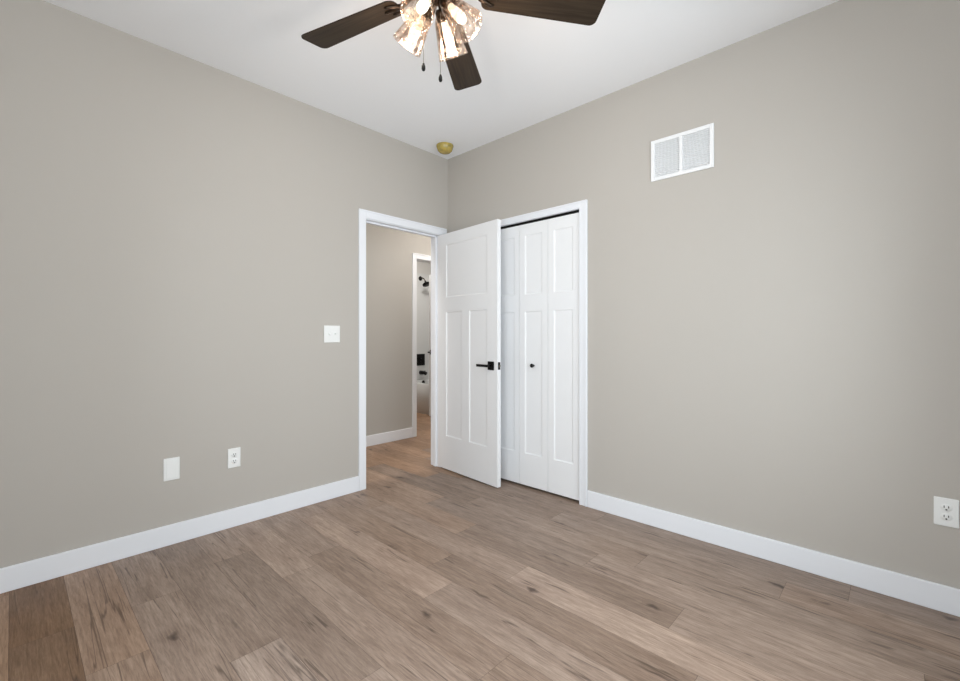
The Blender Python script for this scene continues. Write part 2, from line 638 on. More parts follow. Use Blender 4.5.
WZ0, WZ1 = 0.40, 2.15
wall_window('wall_back', 'x', -3.30, -1.50, WZ0, WZ1, 'greige wall behind the camera facing the closet wall')
wall_window('wall_near', 'y', -2.97, -0.63, WZ0, WZ1, 'greige wall behind the camera facing the doorway wall')


def window(name, axis, a0, a1, label):  # added windows, never in view, so the room light has a source
    e = empty(name, (X0 - 0.06, 0, 0) if axis == 'x' else (0, Y0 - 0.06, 0), 0)
    tag(e, label, 'added window', 'structure')

    def bx(bm, u0, u1, v0, v1, z0, z1, **k):
        if axis == 'x':
            bm_box(bm, v0, v1, u0, u1, z0, z1, **k)
        else:
            bm_box(bm, u0, u1, v0, v1, z0, z1, **k)
    b = bmesh.new()
    fw = 0.045
    bx(b, a0, a0 + fw, -0.04, 0.04, WZ0, WZ1, bevel=0.003)
    bx(b, a1 - fw, a1, -0.04, 0.04, WZ0, WZ1, bevel=0.003)
    bx(b, a0, a1, -0.04, 0.04, WZ0, WZ0 + fw, bevel=0.003)
    bx(b, a0, a1, -0.04, 0.04, WZ1 - fw, WZ1, bevel=0.003)
    mid = (a0 + a1) / 2
    bx(b, mid - 0.03, mid + 0.03, -0.03, 0.03, WZ0 + fw, WZ1 - fw, bevel=0.003)
    obj('window_frame', b, M['trim'], e)
    for s in (a0 + fw, mid + 0.03):
        b = bmesh.new()
        bx(b, s, s + (a1 - a0) / 2 - fw - 0.03, -0.003, 0.003, WZ0 + fw, WZ1 - fw)
        obj('pane', b, M['pane'], e)
    return e


window('added_window_1', 'x', -3.30, -1.50, 'added unseen white framed two-pane window behind the camera, facing the closet wall')
window('added_window_2', 'y', -2.97, -0.63, 'added unseen white framed two-pane window behind the camera, facing the doorway wall')

# hall and bathroom shell
BDX0, BDX1, BDZ = 0.515, 1.310, 2.066   # bath door rough opening
bm = bmesh.new()
bm_box(bm, HX0 - T, BDX0, HY, HY + T, 0, H)
bm_box(bm, BDX0, BDX1, HY, HY + T, BDZ, H)
bm_box(bm, BDX1, FX1, HY, HY + T, 0, H)
struct('wall_hall', bm, M['hallwall'], 'grey hall wall seen through the bedroom doorway', 'wall')
bm = bmesh.new()
bm_box(bm, HX0 - T, HX0, T, HY, 0, H)
struct('wall_hall_left', bm, M['hallwall'], 'wall closing the left end of the hall', 'wall')
bm = bmesh.new()
bm_box(bm, HX1, HX1 + T, 0, HY, 0, H)
struct('wall_hall_right', bm, M['hallwall'], 'wall closing the right end of the hall', 'wall')
bm = bmesh.new()
bm_box(bm, 0.0, FX1, BY1, BY1 + T, 0, H)
struct('wall_bathroom_end', bm, M['surround'], 'pale bathroom wall behind the shower fittings', 'wall')
bm = bmesh.new()
bm_box(bm, BX1, BX1 + T, BY0, BY1, 0, H)
struct('wall_bathroom_right', bm, M['surround'], 'pale bathroom wall along the tub', 'wall')
bm = bmesh.new()
bm_box(bm, 0.0, T, BY0, BY1, 0, H)
struct('wall_bathroom_left', bm, M['surround'], 'pale bathroom wall left of its doorway', 'wall')
# closet interior
bm = bmesh.new()
bm_box(bm, 0.75, 0.75 + T, -1.9, 0, 0, H)
bm_box(bm, T, 0.75, -1.9 - T, -1.9, 0, H)
struct('wall_closet', bm, M['closet'], 'inside walls of the closet behind the folding doors', 'wall')

# ------------------------------------------------------------------ baseboards


def baseboard(name, x0, x1, y0, y1, label, h=0.112):
    """box board with eased, slightly stepped top"""
    bm = bmesh.new()
    bm_box(bm, x0, x1, y0, y1, 0.0, h, bevel=0.0035, seg=2)
    return struct(name, bm, M['trim'], label, 'baseboard')


BT = 0.014
baseboard('baseboard_left', X0, -0.905, -BT, 0, 'white baseboard along the left wall up to the doorway')
baseboard('baseboard_right', -BT, 0, Y0 + BT, -1.408, 'white baseboard along the right wall from the closet forward')
baseboard('baseboard_corner', -BT, 0, -0.205, -0.018, 'short white baseboard in the corner behind the open door')
baseboard('baseboard_back', X0, X0 + BT, Y0, -BT, 'white baseboard behind the camera facing the closet wall')
baseboard('baseboard_near', X0 + BT, -BT, Y0, Y0 + BT, 'white baseboard behind the camera facing the doorway wall')
baseboard('baseboard_hall', HX0, 0.470, HY - BT, HY, 'white baseboard of the hall wall seen through the doorway')

# ------------------------------------------------------------------ casings (trim)
CW, CT = 0.060, 0.016


def casing_set(bm, u0, u1, ztop, place, hw=CW):
    """u0/u1 inner edges; place(u0,u1,d0,d1,z0,z1) puts a box on the wall, d = distance out of wall"""
    # flat boards
    place(bm, u0 - CW, u0, 0, CT * 0.75, 0, ztop + hw, 0.002)
    place(bm, u1, u1 + CW, 0, CT * 0.75, 0, ztop + hw, 0.002)
    place(bm, u0 - 0.001, u1 + 0.001, 0, CT * 0.75, ztop, ztop + hw, 0.002)
    # raised outer band
    place(bm, u0 - CW, u0 - CW + 0.014, CT * 0.75 - 0.001, CT, 0, ztop + hw, 0.0015)
    place(bm, u1 + CW - 0.014, u1 + CW, CT * 0.75 - 0.001, CT, 0, ztop + hw, 0.0015)
    place(bm, u0 - CW + 0.014, u1 + CW - 0.014, CT * 0.75 - 0.001, CT, ztop + hw - 0.014, ztop + hw, 0.0015)


def place_left(bm, a, b, d0, d1, z0, z1, bev):
    bm_box(bm, a, b, -d1, -d0, z0, z1, bevel=bev)


def place_right(bm, a, b, d0, d1, z0, z1, bev):
    bm_box(bm, -d1, -d0, a, b, z0, z1, bevel=bev)


def place_hall(bm, a, b, d0, d1, z0, z1, bev):
    bm_box(bm, a, b, HY - d1, HY - d0, z0, z1, bevel=bev)


# bedroom doorway: casing + jambs + stops
bm = bmesh.new()
casing_set(bm, -0.845, -0.083, 2.052, place_left)
bm_box(bm, -0.853, -0.838, -0.001, T + 0.001, 0, 2.047, bevel=0.001)
bm_box(bm, -0.093, -0.078, -0.001, T + 0.001, 0, 2.047, bevel=0.001)
bm_box(bm, -0.853, -0.078, -0.001, T + 0.001, 2.047, 2.062, bevel=0.001)
bm_box(bm, -0.838, -0.826, 0.042, 0.075, 0, 2.047, bevel=0.001)
bm_box(bm, -0.105, -0.093, 0.042, 0.075, 0, 2.047, bevel=0.001)
bm_box(bm, -0.838, -0.093, 0.042, 0.075, 2.035, 2.047, bevel=0.001)
# hall side casing
for a, b in ((-0.905, -0.845), (-0.083, -0.023)):
    bm_box(bm, a, b, T, T + CT, 0, 2.112, bevel=0.002)
bm_box(bm, -0.845, -0.083, T, T + CT, 2.052, 2.112, bevel=0.002)
struct('trim_1', bm, M['trim'], 'white casing and jamb around the bedroom doorway in the left wall', 'door casing')
# closet
bm = bmesh.new()
casing_set(bm, -1.346, -0.284, 2.034, place_right, 0.050)
bm_box(bm, -0.001, T, -1.358, -1.343, 0, 2.033, bevel=0.001)
bm_box(bm, -0.001, T, -0.287, -0.272, 0, 2.033, bevel=0.001)
bm_box(bm, -0.001, T, -1.358, -0.272, 2.033, 2.048, bevel=0.001)
struct('trim_2', bm, M['trim'], 'white casing around the closet opening in the right wall', 'door casing')
# bathroom doorway
bm = bmesh.new()
casing_set(bm, 0.528, 1.297, 2.055, place_hall)
bm_box(bm, 0.515, 0.530, HY - 0.001, HY + T + 0.001, 0, 2.051, bevel=0.001)
bm_box(bm, 1.295, 1.310, HY - 0.001, HY + T + 0.001, 0, 2.051, bevel=0.001)
bm_box(bm, 0.515, 1.310, HY - 0.001, HY + T + 0.001, 2.051, 2.066, bevel=0.001)
struct('trim_3', bm, M['trim'], 'white casing around the bathroom doorway beyond the hall', 'door casing')

# ------------------------------------------------------------------ panelled door leaf


def panel_leaf(bm, wd, th, z0, z1, panels, depth=0.006, bev=0.010):
    """leaf in local coords: u along +X 0..wd, thickness y 0..th, recessed panels on both faces.
    panels: list of (u0,u1,za,zb)"""
    us = sorted({0, wd} | {a for p_ in panels for a in p_[:2]})
    zs = sorted({z0, z1} | {a for p_ in panels for a in p_[2:]})

    def inpanel(u, z):
        return any(a < u < b and c < z < d for a, b, c, d in panels)
    for side in (0, 1):
        y = 0 if side == 0 else th
        sgn = 1 if side == 0 else -1
        cache = {}

        def V(u, z):
            if (u, z) not in cache:
                cache[(u, z)] = bm.verts.new((u, y, z))
            return cache[(u, z)]
        for i in range(len(us) - 1):
            for j in range(len(zs) - 1):
                uc, zc = (us[i] + us[i + 1]) / 2, (zs[j] + zs[j + 1]) / 2
                if inpanel(uc, zc):
                    continue
                bm.faces.new((V(us[i], zs[j]), V(us[i + 1], zs[j]), V(us[i + 1], zs[j + 1]), V(us[i], zs[j + 1])))
        for a, b, c, d in panels:
            o = [bm.verts.new((u, y, z)) for u, z in ((a, c), (b, c), (b, d), (a, d))]
            n1 = [bm.verts.new((u, y + sgn * depth * 0.55, z)) for u, z in ((a + 0.002, c + 0.002), (b - 0.002, c + 0.002), (b - 0.002, d - 0.002), (a + 0.002, d - 0.002))]
            n2 = [bm.verts.new((u, y + sgn * depth, z)) for u, z in ((a + bev, c + bev), (b - bev, c + bev), (b - bev, d - bev), (a + bev, d - bev))]
            for A, B in ((o, n1), (n1, n2)):
                for q in range(4):
                    bm.faces.new((A[q], A[(q + 1) % 4], B[(q + 1) % 4], B[q]))
            bm.faces.new(n2)
    # rim
    for (ua, za, ub, zb) in ((0, z0, wd, z0), (wd, z0, wd, z1), (wd, z1, 0, z1), (0, z1, 0, z0)):
        vs = [bm.verts.new(q) for q in ((ua, 0, za), (ub, 0, zb), (ub, th, zb), (ua, th, za))]
        bm.faces.new(vs)
    bmesh.ops.remove_doubles(bm, verts=bm.verts, dist=0.0002)


def lever_set(parent, u, z, th, side_lever=-1):
    """square rosettes with levers on both faces; lever runs toward -u"""
    for s, y in ((-1, 0.0), (1, th)):
        b = bmesh.new()
        y0, y1 = (y - 0.009, y) if s < 0 else (y, y + 0.009)
        bm_box(b, u - 0.033, u + 0.033, y0, y1, z - 0.033, z + 0.033, bevel=0.002)
        h = obj('door_handle', b, M['black'], parent)
        h['label'] = 'matte black square rosette with lever'
        b = bmesh.new()
        yy = y + s * 0.030
        bm_tube(b, [(u, y + s * 0.008, z), (u, y + s * 0.042, z)], 0.011, 16)
        y0, y1 = sorted((y + s * 0.040, y + s * 0.053))
        bm_box(b, u - 0.118, u + 0.011, y0, y1, z - 0.010, z + 0.010, bevel=0.003, seg=2)
        obj('lever', b, M['black'], h)


# bedroom door (opened into the room)
A2 = Vector((-0.0985, 0.018, 0))
B2 = Vector((-0.1655, -0.738, 0))
ang = math.atan2(B2.y - A2.y, B2.x - A2.x)
door = empty('door_1', A2, ang)
tag(door, 'white three-panel bedroom door standing open in front of the closet', 'door', 'structure')
DW, DT = 0.757, 0.035
bm = bmesh.new()
sw = 0.118
panel_leaf(bm, DW, DT, 0.010, 2.044,
           [(sw, DW - sw, 1.492, 1.946), (sw, 0.330, 0.296, 1.366), (0.427, DW - sw, 0.296, 1.366)])
# local +Y of leaf points to the closet side? direction (cos,sin) rotated +90deg
leaf = obj('door_leaf', bm, M['door'], door)
lever_set(door, DW - 0.068, 0.930, DT)
b = bmesh.new()
bm_box(b, DW - 0.0005, DW + 0.0018, 0.006, DT - 0.006, 0.902, 0.959, bevel=0.0008)
lp = obj('latch_plate', b, M['black'], door)
b = bmesh.new()
bm_box(b, DW, DW + 0.012, 0.011, DT - 0.011, 0.923, 0.938, bevel=0.002)
obj('latch_bolt', b, M['chain'], lp)
for z in (0.22, 1.02, 1.83):
    b = bmesh.new()
    bm_tube(b, [(-0.004, DT + 0.006, z - 0.045), (-0.004, DT + 0.006, z + 0.045)], 0.006, 12)
    bm_box(b, -0.002, 0.0, 0.004, DT, z - 0.045, z + 0.045)
    obj('hinge', b, M['black'], door)

# bifold doors
LW = (1.343 - 0.004 - 0.287 - 0.004) / 4
LT = 0.030


def bifold(name, ytop, label, knob_leaf):
    """two leaves running toward -Y from ytop"""
    e = empty(name, (0.006, ytop, 0), -PI / 2)     # local +X -> world -Y, local +Y -> world +X
    tag(e, label, 'closet door', 'structure')
    for i in range(2):
        bm = bmesh.new()
        s = 0.050
        panel_leaf(bm, LW - 0.003, LT, 0.020, 2.012,
                   [(s, LW - 0.003 - s, 1.475, 1.926), (s, LW - 0.003 - s, 0.262, 1.345)], bev=0.009)
        lf = obj('door_leaf', bm, M['door'], e, loc=(i * LW + 0.0015, 0, 0))
        if i == knob_leaf:
            b = bmesh.new()
            bm_lathe(b, [(0, 0), (0.009, 0), (0.007, 0.008), (0.007, 0.014), (0.014, 0.019), (0.0155, 0.024), (0.013, 0.029), (0, 0.030)], 24,
                     Matrix.Translation((LW / 2, 0, 0.936)) @ Matrix.Rotation(PI / 2, 4, 'X'))
            kn = obj('knob', b, M['black'], lf)
            kn['label'] = 'small round black knob'
    for z in (0.25, 1.0, 1.8):
        b = bmesh.new()
        bm_tube(b, [(LW, LT + 0.004, z - 0.03), (LW, LT + 0.004, z + 0.03)], 0.004, 10)
        obj('hinge', b, M['black'], e)
    return e


bifold('door_2', -0.291 - 2 * LW, 'right pair of white folding closet doors with a small black knob', 0)
bifold('door_3', -0.291, 'left pair of white folding closet doors, mostly behind the open bedroom door', 0)
b = bmesh.new()
bm_box(b, 0.008, 0.034, -1.341, -0.289, 2.0185, 2.0325, bevel=0.001)
tag(obj('bifold_track', b, M['black']), 'thin black metal track above the folding closet doors', 'track', 'structure')

# bathroom door, opened inwards against the tub
A3 = Vector((1.297, HY + T + 0.004, 0))
bd = empty('door_4', A3, math.radians(78.3))
tag(bd, 'white bathroom door swung open beside the tub, beyond the hall', 'door', 'structure')
bm = bmesh.new()
panel_leaf(bm, 0.757, 0.035, 0.010, 2.040,
           [(sw, 0.757 - sw, 1.492, 1.946), (sw, 0.330, 0.296, 1.366), (0.427, 0.757 - sw, 0.296, 1.366)])
for v in bm.verts:
    v.co.y -= 0.035
obj('door_leaf', bm, M['door'], bd)
b = bmesh.new()
bm_box(b, 0.656, 0.722, 0, 0.009, 0.897, 0.963, bevel=0.002)
h = obj('door_handle', b, M['black'], bd)
b = bmesh.new()
bm_tube(b, [(0.689, 0.008, 0.93), (0.689, 0.048, 0.93)], 0.011, 16)
bm_box(b, 0.571, 0.700, 0.044, 0.056, 0.920, 0.940, bevel=0.003)
obj('lever', b, M['black'], h)

# ------------------------------------------------------------------ bathroom fittings
# tub
tx0, tx1, ty0, ty1, tz = 1.535, BX1 - 0.012, BY0 + 0.004, BY1 - 0.012, 0.450
bm = bmesh.new()
outer = [(tx0, ty0), (tx1, ty0), (tx1, ty1), (tx0, ty1)]


def loop_rect(x0, x1, y0, y1, z, r, n=5):
    pts = []
    for cx_, cy_, a0 in ((x1 - r, y1 - r, 0), (x0 + r, y1 - r, 90), (x0 + r, y0 + r, 180), (x1 - r, y0 + r, 270)):
        for i in range(n + 1):
            a = math.radians(a0 + 90 * i / n)
            pts.append((cx_ + r * math.cos(a), cy_ + r * math.sin(a), z))
    return [bm.verts.new(q) for q in pts]


loops = [loop_rect(tx0, tx1, ty0, ty1, 0.0, 0.006), loop_rect(tx0, tx1, ty0, ty1, tz - 0.012, 0.006),
         loop_rect(tx0 + 0.010, tx1 - 0.010, ty0 + 0.01, ty1 - 0.01, tz, 0.012),
         loop_rect(tx0 + 0.070, tx1 - 0.060, ty0 + 0.08, ty1 - 0.055, tz, 0.09),
         loop_rect(tx0 + 0.080, tx1 - 0.070, ty0 + 0.10, ty1 - 0.065, tz - 0.02, 0.09),
         loop_rect(tx0 + 0.130, tx1 - 0.120, ty0 + 0.20, ty1 - 0.110, 0.12, 0.12),
         loop_rect(tx0 + 0.190, tx1 - 0.180, ty0 + 0.28, ty1 - 0.170, 0.09, 0.10)]
for A, B in zip(loops[:-1], loops[1:]):
    for i in range(len(A)):
        f = bm.faces.new((A[i], A[(i + 1) % len(A)], B[(i + 1) % len(A)], B[i]))
        f.smooth = True
bm.faces.new(loops[-1])
bm.faces.new(loops[0])
tub = tag(obj('bathtub', bm, M['tub']), 'white alcove bathtub seen through the bathroom doorway', 'bathtub')
b = bmesh.new()
bm_lathe(b, [(0, 0.012), (0.028, 0.010), (0.034, 0)], 24, Matrix.Translation((1.915, ty1 - 0.068, 0.408)) @ Matrix.Rotation(PI / 2, 4, 'X'))
ov = obj('overflow_plate', b, M['black'], tub)
ov['label'] = 'round black overflow plate'
# shower surround
bm = bmesh.new()
bm_box(bm, tx0 - 0.02, BX1, BY1 - 0.011, BY1, tz + 0.001, 2.19, bevel=0.002)
bm_box(bm, BX1 - 0.011, BX1, BY0, BY1 - 0.011, tz + 0.001, 2.19, bevel=0.002)
struct('trim_4', bm, M['tub'], 'white smooth panels lining the shower above the tub', 'shower surround')
WY = BY1 - 0.011
sh = empty('wall_shower', (1.91, WY, 2.105))
tag(sh, 'matte black shower head on a short arm high above the tub', 'shower head')
b = bmesh.new()
bm_lathe(b, [(0, 0.010), (0.030, 0.009), (0.038, 0)], 24, Matrix.Rotation(PI / 2, 4, 'X'))
obj('flange', b, M['black'], sh)
b = bmesh.new()
bm_tube(b, [(0, 0, 0), (0, -0.05, 0.006), (0, -0.09, -0.01), (0, -0.12, -0.045)], 0.0085, 12)
obj('shower_arm', b, M['chain'], sh)
b = bmesh.new()
bm_lathe(b, [(0, 0.012), (0.014, 0.012), (0.016, -0.012), (0.064, -0.042), (0.066, -0.060), (0, -0.060)], 28,
         Matrix.Translation((0, -0.13, -0.062)) @ Matrix.Rotation(math.radians(-28), 4, 'X'))
obj('spray_head', b, M['black'], sh)

va = empty('shower_valve', (1.915, WY, 0.775))
tag(va, 'black square shower valve plate on the wall over the tub spout', 'shower valve')
b = bmesh.new()
bm_box(b, -0.085, 0.085, -0.008, 0, -0.095, 0.095, bevel=0.003)
obj('valve_plate', b, M['black'], va)
b = bmesh.new()
bm_tube(b, [(0, -0.006, 0), (0, -0.055, 0)], [0.026, 0.022], 20)
bm_box(b, -0.010, 0.010, -0.068, -0.052, -0.085, 0.012, bevel=0.003)
obj('valve_handle', b, M['black'], va)

sp = empty('tub_spout', (1.915, WY, 0.565))
tag(sp, 'short black tub spout just above the bathtub rim', 'tub spout')
b = bmesh.new()
bm_tube(b, [(0, 0, 0), (0, -0.05, 0), (0, -0.10, 0), (0, -0.135, -0.006)], [0.034, 0.030, 0.028, 0.026], 20)
bm_tube(b, [(0, -0.122, -0.004), (0, -0.122, -0.036)], 0.017, 16)
obj('spout_body', b, M['black'], sp)
b = bmesh.new()
bm_tube(b, [(0, -0.112, 0.018), (0, -0.112, 0.040)], 0.005, 10)
obj('diverter_knob', b, M['black'], sp)


# ceiling lights added to brighten hall and bathroom (unseen, above the door heads)
def added_flush_light(x, y, power, label):
    e = empty('added_ceiling_light', (x, y, H))
    tag(e, label, 'added ceiling light')
    b = bmesh.new()
    bm_lathe(b, [(0, 0), (0.15, 0), (0.15, -0.022), (0.14, -0.026), (0, -0.026)], 32)
    obj('light_base', b, M['plate'], e)
    b = bmesh.new()
    bm_lathe(b, [(0.135, -0.026), (0.130, -0.045), (0.10, -0.062), (0, -0.072)], 32)
    obj('diffuser', b, M['lampdiff'], e)
    l = bpy.data.lights.new('added_lamp_light', 'AREA')
    l.shape = 'DISK'
    l.size = 0.26
    l.energy = power
    l.color = (1.0, 0.955, 0.90)
    o = bpy.data.objects.new('added_lamp_light', l)
    sc.collection.objects.link(o)
    o.location = (x, y, H - 0.08)


added_flush_light(0.75, 0.32, 15, 'added unseen round flush ceiling light of the hall in front of the bathroom doorway')
added_flush_light(-1.45, 0.32, 18, 'added unseen round flush ceiling light at the far left end of the hall')
added_flush_light(1.30, 1.80, 17, 'added unseen round flush ceiling light of the bathroom')

# ------------------------------------------------------------------ wall plates


def on_left(x, z):
    """local X along wall (+x world), local Y out of wall into room is -y world"""
    return Matrix.Translation((x, 0, z))


def plate(name, wall, a, z, wd, ht, label, cat):
    if wall == 'left':     # local x -> +X, local -y -> out of the wall
        e = empty(name, (a, 0, z), 0)
    else:                   # right wall: out of the wall is -X world ; local -y must map to -X -> rotate -90
        e = empty(name, (0, a, z), -PI / 2)
    tag(e, label, cat)
    b = bmesh.new()
    bm_box(b, -wd / 2, wd / 2, -0.006, 0, -ht / 2, ht / 2, bevel=0.0035, seg=2)
    obj('cover_plate', b, M['plate'], e)
    return e


def screw(e, x, z):
    b = bmesh.new()
    bm_lathe(b, [(0, 0.0015), (0.0028, 0.001), (0.0034, 0)], 12, Matrix.Translation((x, -0.006, z)) @ Matrix.Rotation(PI / 2, 4, 'X'))
    obj('screw', b, M['plate'], e)


def duplex(e):
    for s in (-1, 1):
        b = bmesh.new()
        zc = s * 0.0195
        # rounded receptacle face
        bm_lathe(b, [(0, 0.0028), (0.0160, 0.0028), (0.0172, 0.0018), (0.0174, 0)], 28,
                 Matrix.Translation((0, -0.006, zc)) @ Matrix.Rotation(PI / 2, 4, 'X') @ Matrix.Diagonal((1, 0.88, 1, 1)))
        r = obj('receptacle', b, M['plate'], e)
        b = bmesh.new()
        bm_box(b, -0.0078, -0.0052, -0.0096, -0.0085, zc - 0.001, zc + 0.0085)
        bm_box(b, 0.0052, 0.0078, -0.0096, -0.0085, zc - 0.0005, zc + 0.0080)
        bm_tube(b, [(0, -0.0085, zc - 0.0078), (0, -0.0096, zc - 0.0078)], 0.0030, 12)
        obj('slots', b, M['slot'], r)
    screw(e, 0, 0)


# two-gang switch
e = plate('light_switch', 'left', -1.118, 1.172, 0.122, 0.121, 'white two-gang toggle light switch beside the doorway casing', 'light switch')
for x in (-0.023, 0.023):
    b = bmesh.new()
    bm_box(b, x - 0.0055, x + 0.0055, -0.0075, -0.005, -0.0125, 0.0125, bevel=0.0008)
    bm_box(b, x - 0.0045, x + 0.0045, -0.019, -0.004, -0.004, 0.0045, bevel=0.001, mat=Matrix.Translation((0, -0.006, 0)) @ Matrix.Rotation(math.radians(28 if x < 0 else -28), 4, 'X') @ Matrix.Translation((0, 0.006, 0)))
    obj('toggle', b, M['plate'], e)
    screw(e, x, 0.030)
    screw(e, x, -0.030)
# blank / coax plate
e = plate('blank_wall_plate', 'left', -2.077, 0.418, 0.076, 0.124, 'blank white wall plate low on the left wall, left of the outlet', 'wall plate')
b = bmesh.new()
bm_box(b, -0.024, 0.024, -0.0082, -0.005, -0.050, 0.050, bevel=0.0012)
obj('blank_insert', b, M['plate'], e)
e = plate('power_outlet', 'left', -1.758, 0.417, 0.071, 0.118, 'white duplex outlet low on the left wall, right of the blank plate', 'outlet')
duplex(e)
e = plate('power_outlet', 'right', -3.085, 0.419, 0.074, 0.118, 'white duplex outlet low on the right wall at the right picture edge', 'outlet')
duplex(e)

# ------------------------------------------------------------------ return air vent
vy, vz, vw, vh = -2.018, 2.221, 0.352, 0.246
e = empty('return_air_vent', (0, vy, vz), -PI / 2)
tag(e, 'white rectangular two-section air vent high on the right wall', 'vent')
b = bmesh.new()
fr = 0.022
for (x0, x1, z0, z1) in ((-vw / 2, -vw / 2 + fr, -vh / 2, vh / 2), (vw / 2 - fr, vw / 2, -vh / 2, vh / 2),
                         (-vw / 2 + fr - 0.001, vw / 2 - fr + 0.001, -vh / 2, -vh / 2 + fr), (-vw / 2 + fr - 0.001, vw / 2 - fr + 0.001, vh / 2 - fr, vh / 2)):
    bm_box(b, x0, x1, -0.010, 0, z0, z1, bevel=0.002)
bm_box(b, -0.009, 0.009, -0.0095, -0.001, -vh / 2 + fr, vh / 2 - fr, bevel=0.001)
fo = obj('vent_frame', b, M['vent'], e)
b = bmesh.new()
bm_box(b, -vw / 2 + fr, vw / 2 - fr, -0.0012, -0.0002, -vh / 2 + fr, vh / 2 - fr)
obj('backing', b, M['duct'], e)
nsl = 17
for side in (-1, 1):
    b = bmesh.new()
    xa, xb = (-vw / 2 + fr, -0.009) if side < 0 else (0.009, vw / 2 - fr)
    for i in range(nsl):
        z = -vh / 2 + fr + (i + 0.5) * (vh - 2 * fr) / nsl
        bm_box(b, xa, xb, -0.0045, 0.0045, -0.0006, 0.0006, mat=Matrix.Translation((0, -0.0055, z)) @ Matrix.Rotation(math.radians(48), 4, 'X'))
    lv = obj('louvres', b, M['vent'], e)
for s in (-1, 1):
    b = bmesh.new()
    bm_lathe(b, [(0, 0.0025), (0.003, 0.002), (0.004, 0)], 12, Matrix.Translation((s * (vw / 2 - fr / 2), -0.010, 0)) @ Matrix.Rotation(PI / 2, 4, 'X'))
    obj('screw', b, M['vent'], fo)

# ------------------------------------------------------------------ smoke alarm with yellow dust cover
ax, ay = CX, CY
Fv = Vector((math.cos(YAW), math.sin(YAW)))
Rv = Vector((math.sin(YAW), -math.cos(YAW)))
c2 = Vector((-0.213, -0.199))
e = empty('smoke_alarm', (c2.x, c2.y, H))
tag(e, 'small round smoke alarm under a yellow dust cover on the ceiling corner', 'smoke alarm')
b = bmesh.new()
bm_lathe(b, [(0, 0), (0.060, 0), (0.060, -0.010), (0.052, -0.030), (0, -0.032)], 32)
obj('alarm_base', b, M['plate'], e)
b = bmesh.new()
bm_lathe(b, [(0.064, 0), (0.071, -0.001), (0.071, -0.008), (0.067, -0.022), (0.060, -0.042), (0.047, -0.055), (0.02, -0.060), (0, -0.061)], 40)
cv = obj('dust_cover', b, M['cover'], e)
cv['label'] = 'yellow plastic dust cover'

# ------------------------------------------------------------------ ceiling fan
HX_, HY_, ZB, PH, HW, PIT, RB = -1.5822, -1.6656, 2.467, -0.6616, 0.0735, -0.2017, 0.66
fan = empty('ceiling_fan', (HX_, HY_, H))
tag(fan, 'dark bronze ceiling fan with five brown blades and four glass lights', 'ceiling fan')
zb = ZB - H
b = bmesh.new()
bm_lathe(b, [(0, 0), (0.075, 0), (0.078, -0.02), (0.068, -0.055), (0.035, -0.075), (0.02, -0.078), (0, -0.078)], 36)
obj('ceiling_canopy', b, M['bronze'], fan)
b = bmesh.new()
bm_tube(b, [(0, 0, -0.07), (0, 0, -0.15)], 0.013, 16)
obj('downrod', b, M['bronze'], fan)
b = bmesh.new()
bm_lathe(b, [(0, -0.125), (0.03, -0.128), (0.075, -0.140), (0.115, -0.165), (0.125, -0.195), (0.118, -0.225), (0.09, -0.248), (0.06, -0.255), (0, -0.256)], 40)
obj('motor_housing', b, M['bronze'], fan)


def make_blade():
    """local: root at origin side, +X outward"""
    b = bmesh.new()
    out = []
    r0, r1 = 0.175, RB
    w0, w1 = 0.056, HW
    cr = 0.026
    pts = []
    # outline ccw, rounded corners
    def arc(cx_, cy_, r, a0, a1, n=6):
        for i in range(n + 1):
            a = math.radians(a0 + (a1 - a0) * i / n)
            pts.append((cx_ + r * math.cos(a), cy_ + r * math.sin(a)))
    arc(r0 + 0.03, -w0 + 0.03, 0.03, 180, 270)
    arc(r1 - cr, -w1 + cr, cr, 270, 360)
    arc(r1 - cr, w1 - cr, cr, 0, 90)
    arc(r0 + 0.03, w0 - 0.03, 0.03, 90, 180)
    t = 0.005
    top = [b.verts.new((x, y, t / 2)) for x, y in pts]
    bot = [b.verts.new((x, y, -t / 2)) for x, y in pts]
    b.faces.new(top)
    b.faces.new(list(reversed(bot)))
    for i in range(len(pts)):
        j = (i + 1) % len(pts)
        b.faces.new((top[j], top[i], bot[i], bot[j]))
    return b


def make_iron():
    b = bmesh.new()
    # arm from motor out, then three-finger plate under the blade
    bm_tube(b, [(0.085, 0, 0.022), (0.12, 0, 0.012), (0.155, 0, -0.002), (0.19, 0, -0.008)], [0.012, 0.010, 0.010, 0.009], 10)
    for yy in (-0.030, 0, 0.030):
        pl = 0.245 if yy == 0 else 0.225
        bm_tube(b, [(0.165, yy * 0.25, -0.007), (0.20, yy * 0.8, -0.007), (0.212, yy, -0.006), (pl, yy, -0.0055)], [0.008, 0.008, 0.007, 0.005], 8)
        bm_lathe(b, [(0, -0.0125), (0.004, -0.012), (0.005, -0.008), (0.005, -0.004)], 10, Matrix.Translation((pl - 0.012, yy, 0)))
    return b


blade_me = None
for k in range(5):
    a = PH + k * 2 * PI / 5
    Mx = Matrix.Translation((0, 0, zb)) @ Matrix.Rotation(a, 4, 'Z') @ Matrix.Rotation(PIT, 4, 'X')
    if k == 0:
        bl = obj('fan_blade', make_blade(), M['blade'], fan, matrix=Mx)
        ir = obj('blade_bracket', make_iron(), M['bronze'], bl)
        proto = bl
    else:
        bl = proto.copy()
        sc.collection.objects.link(bl)
        bl.parent = fan
        bl.matrix_local = Mx
        c = ir.copy()
        sc.collection.objects.link(c)
        c.parent = bl
# switch housing / light kit body
KZ = -0.275
b = bmesh.new()
bm_lathe(b, [(0, -0.25), (0.05, -0.252), (0.058, -0.262), (0.058, -0.282), (0.046, -0.300), (0.030, -0.312), (0.012, -0.318), (0.010, -0.330), (0, -0.332)], 36)
obj('light_kit_housing', b, M['bronze'], fan)

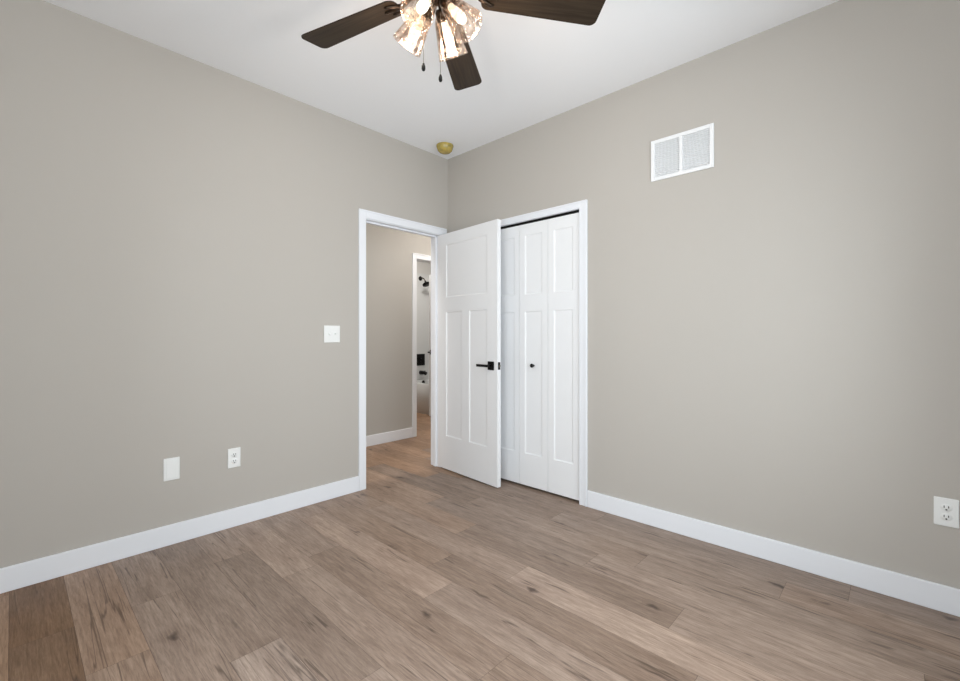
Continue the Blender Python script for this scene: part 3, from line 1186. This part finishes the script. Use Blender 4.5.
TILT = [math.radians(38)] * 4
AZ = [math.radians(t) for t in (65, 155, 245, 335)]   # in (right, forward) frame
for i in range(4):
    th = AZ[i]
    d2 = Rv * math.cos(th) + Fv * math.sin(th)
    tl = TILT[i]
    axis = Vector((d2.x * math.sin(tl), d2.y * math.sin(tl), -math.cos(tl)))     # direction the lamp points
    s0 = Vector((d2.x * 0.010, d2.y * 0.010, -0.300))
    s1 = Vector((d2.x * 0.030, d2.y * 0.030, -0.318))
    s2 = s1 + Vector((d2.x, d2.y, 0)) * 0.004
    sock = s1 + axis * 0.012
    b = bmesh.new()
    bm_tube(b, [s0, (s0 + s1) / 2 + Vector((0, 0, 0.004)), s1, sock], 0.009, 12)
    arm = obj('lamp_arm', b, M['bronze'], fan)
    q = Vector((0, 0, -1)).rotation_difference(axis)
    mt = Matrix.Translation(sock) @ q.to_matrix().to_4x4() @ Matrix.Scale(1.12, 4)
    b = bmesh.new()
    bm_lathe(b, [(0, 0.006), (0.018, 0.005), (0.024, -0.004), (0.024, -0.030), (0.021, -0.034), (0, -0.034)], 24)
    so = obj('lamp_socket', b, M['bronze'], fan, matrix=mt)
    b = bmesh.new()
    # tapered seeded glass: narrow at the fitter, wide and open at the mouth
    prof_o = [(0.0235, -0.012), (0.028, -0.018), (0.034, -0.030), (0.0385, -0.060), (0.046, -0.100), (0.0535, -0.138)]
    prof_i = [(r - 0.0028, z) for r, z in reversed(prof_o)]
    bm_lathe(b, prof_o + [(0.0548, -0.1405), (0.0535, -0.143), (0.0505, -0.1405)] + prof_i[:-1] + [(0.0215, -0.012)], 40, close=True)
    obj('lamp_shade', b, M['glass'], fan, matrix=mt)
    b = bmesh.new()
    bm_lathe(b, [(0.0115, -0.034), (0.012, -0.045), (0.015, -0.062), (0.0175, -0.083), (0.0165, -0.100), (0.011, -0.114), (0, -0.121)], 24)
    bu = obj('bulb', b, M['bulb'], fan, matrix=mt)
    l = bpy.data.lights.new('bulb_light', 'POINT')
    l.energy = 4.3
    l.color = (1.0, 0.93, 0.84)
    l.shadow_soft_size = 0.03
    o = bpy.data.objects.new('bulb_light', l)
    sc.collection.objects.link(o)
    o.location = Vector((HX_, HY_, H)) + sock + axis * 0.172
# pull chains
for (px, dp, zend) in ((423.5, -0.035, -0.598), (440.5, 0.02, -0.607)):
    dpt = Fv.dot(Vector((HX_ - CX, HY_ - CY))) + dp
    lat = (px - 480) / F_PX * dpt
    w2 = Vector((CX, CY)) + Fv * dpt + Rv * lat - Vector((HX_, HY_))
    b = bmesh.new()
    bm_tube(b, [(w2.x * 0.8, w2.y * 0.8, -0.315), (w2.x, w2.y, -0.34), (w2.x, w2.y, zend + 0.02)], 0.0011, 6)
    pc = obj('pull_chain', b, M['chain'], fan)
    b = bmesh.new()
    bm_lathe(b, [(0, 0.028), (0.004, 0.026), (0.0068, 0.016), (0.0074, 0.007), (0.005, 0.0), (0, -0.002)], 16, Matrix.Translation((w2.x, w2.y, zend - 0.004)))
    obj('pull_fob', b, M['slot'], pc)
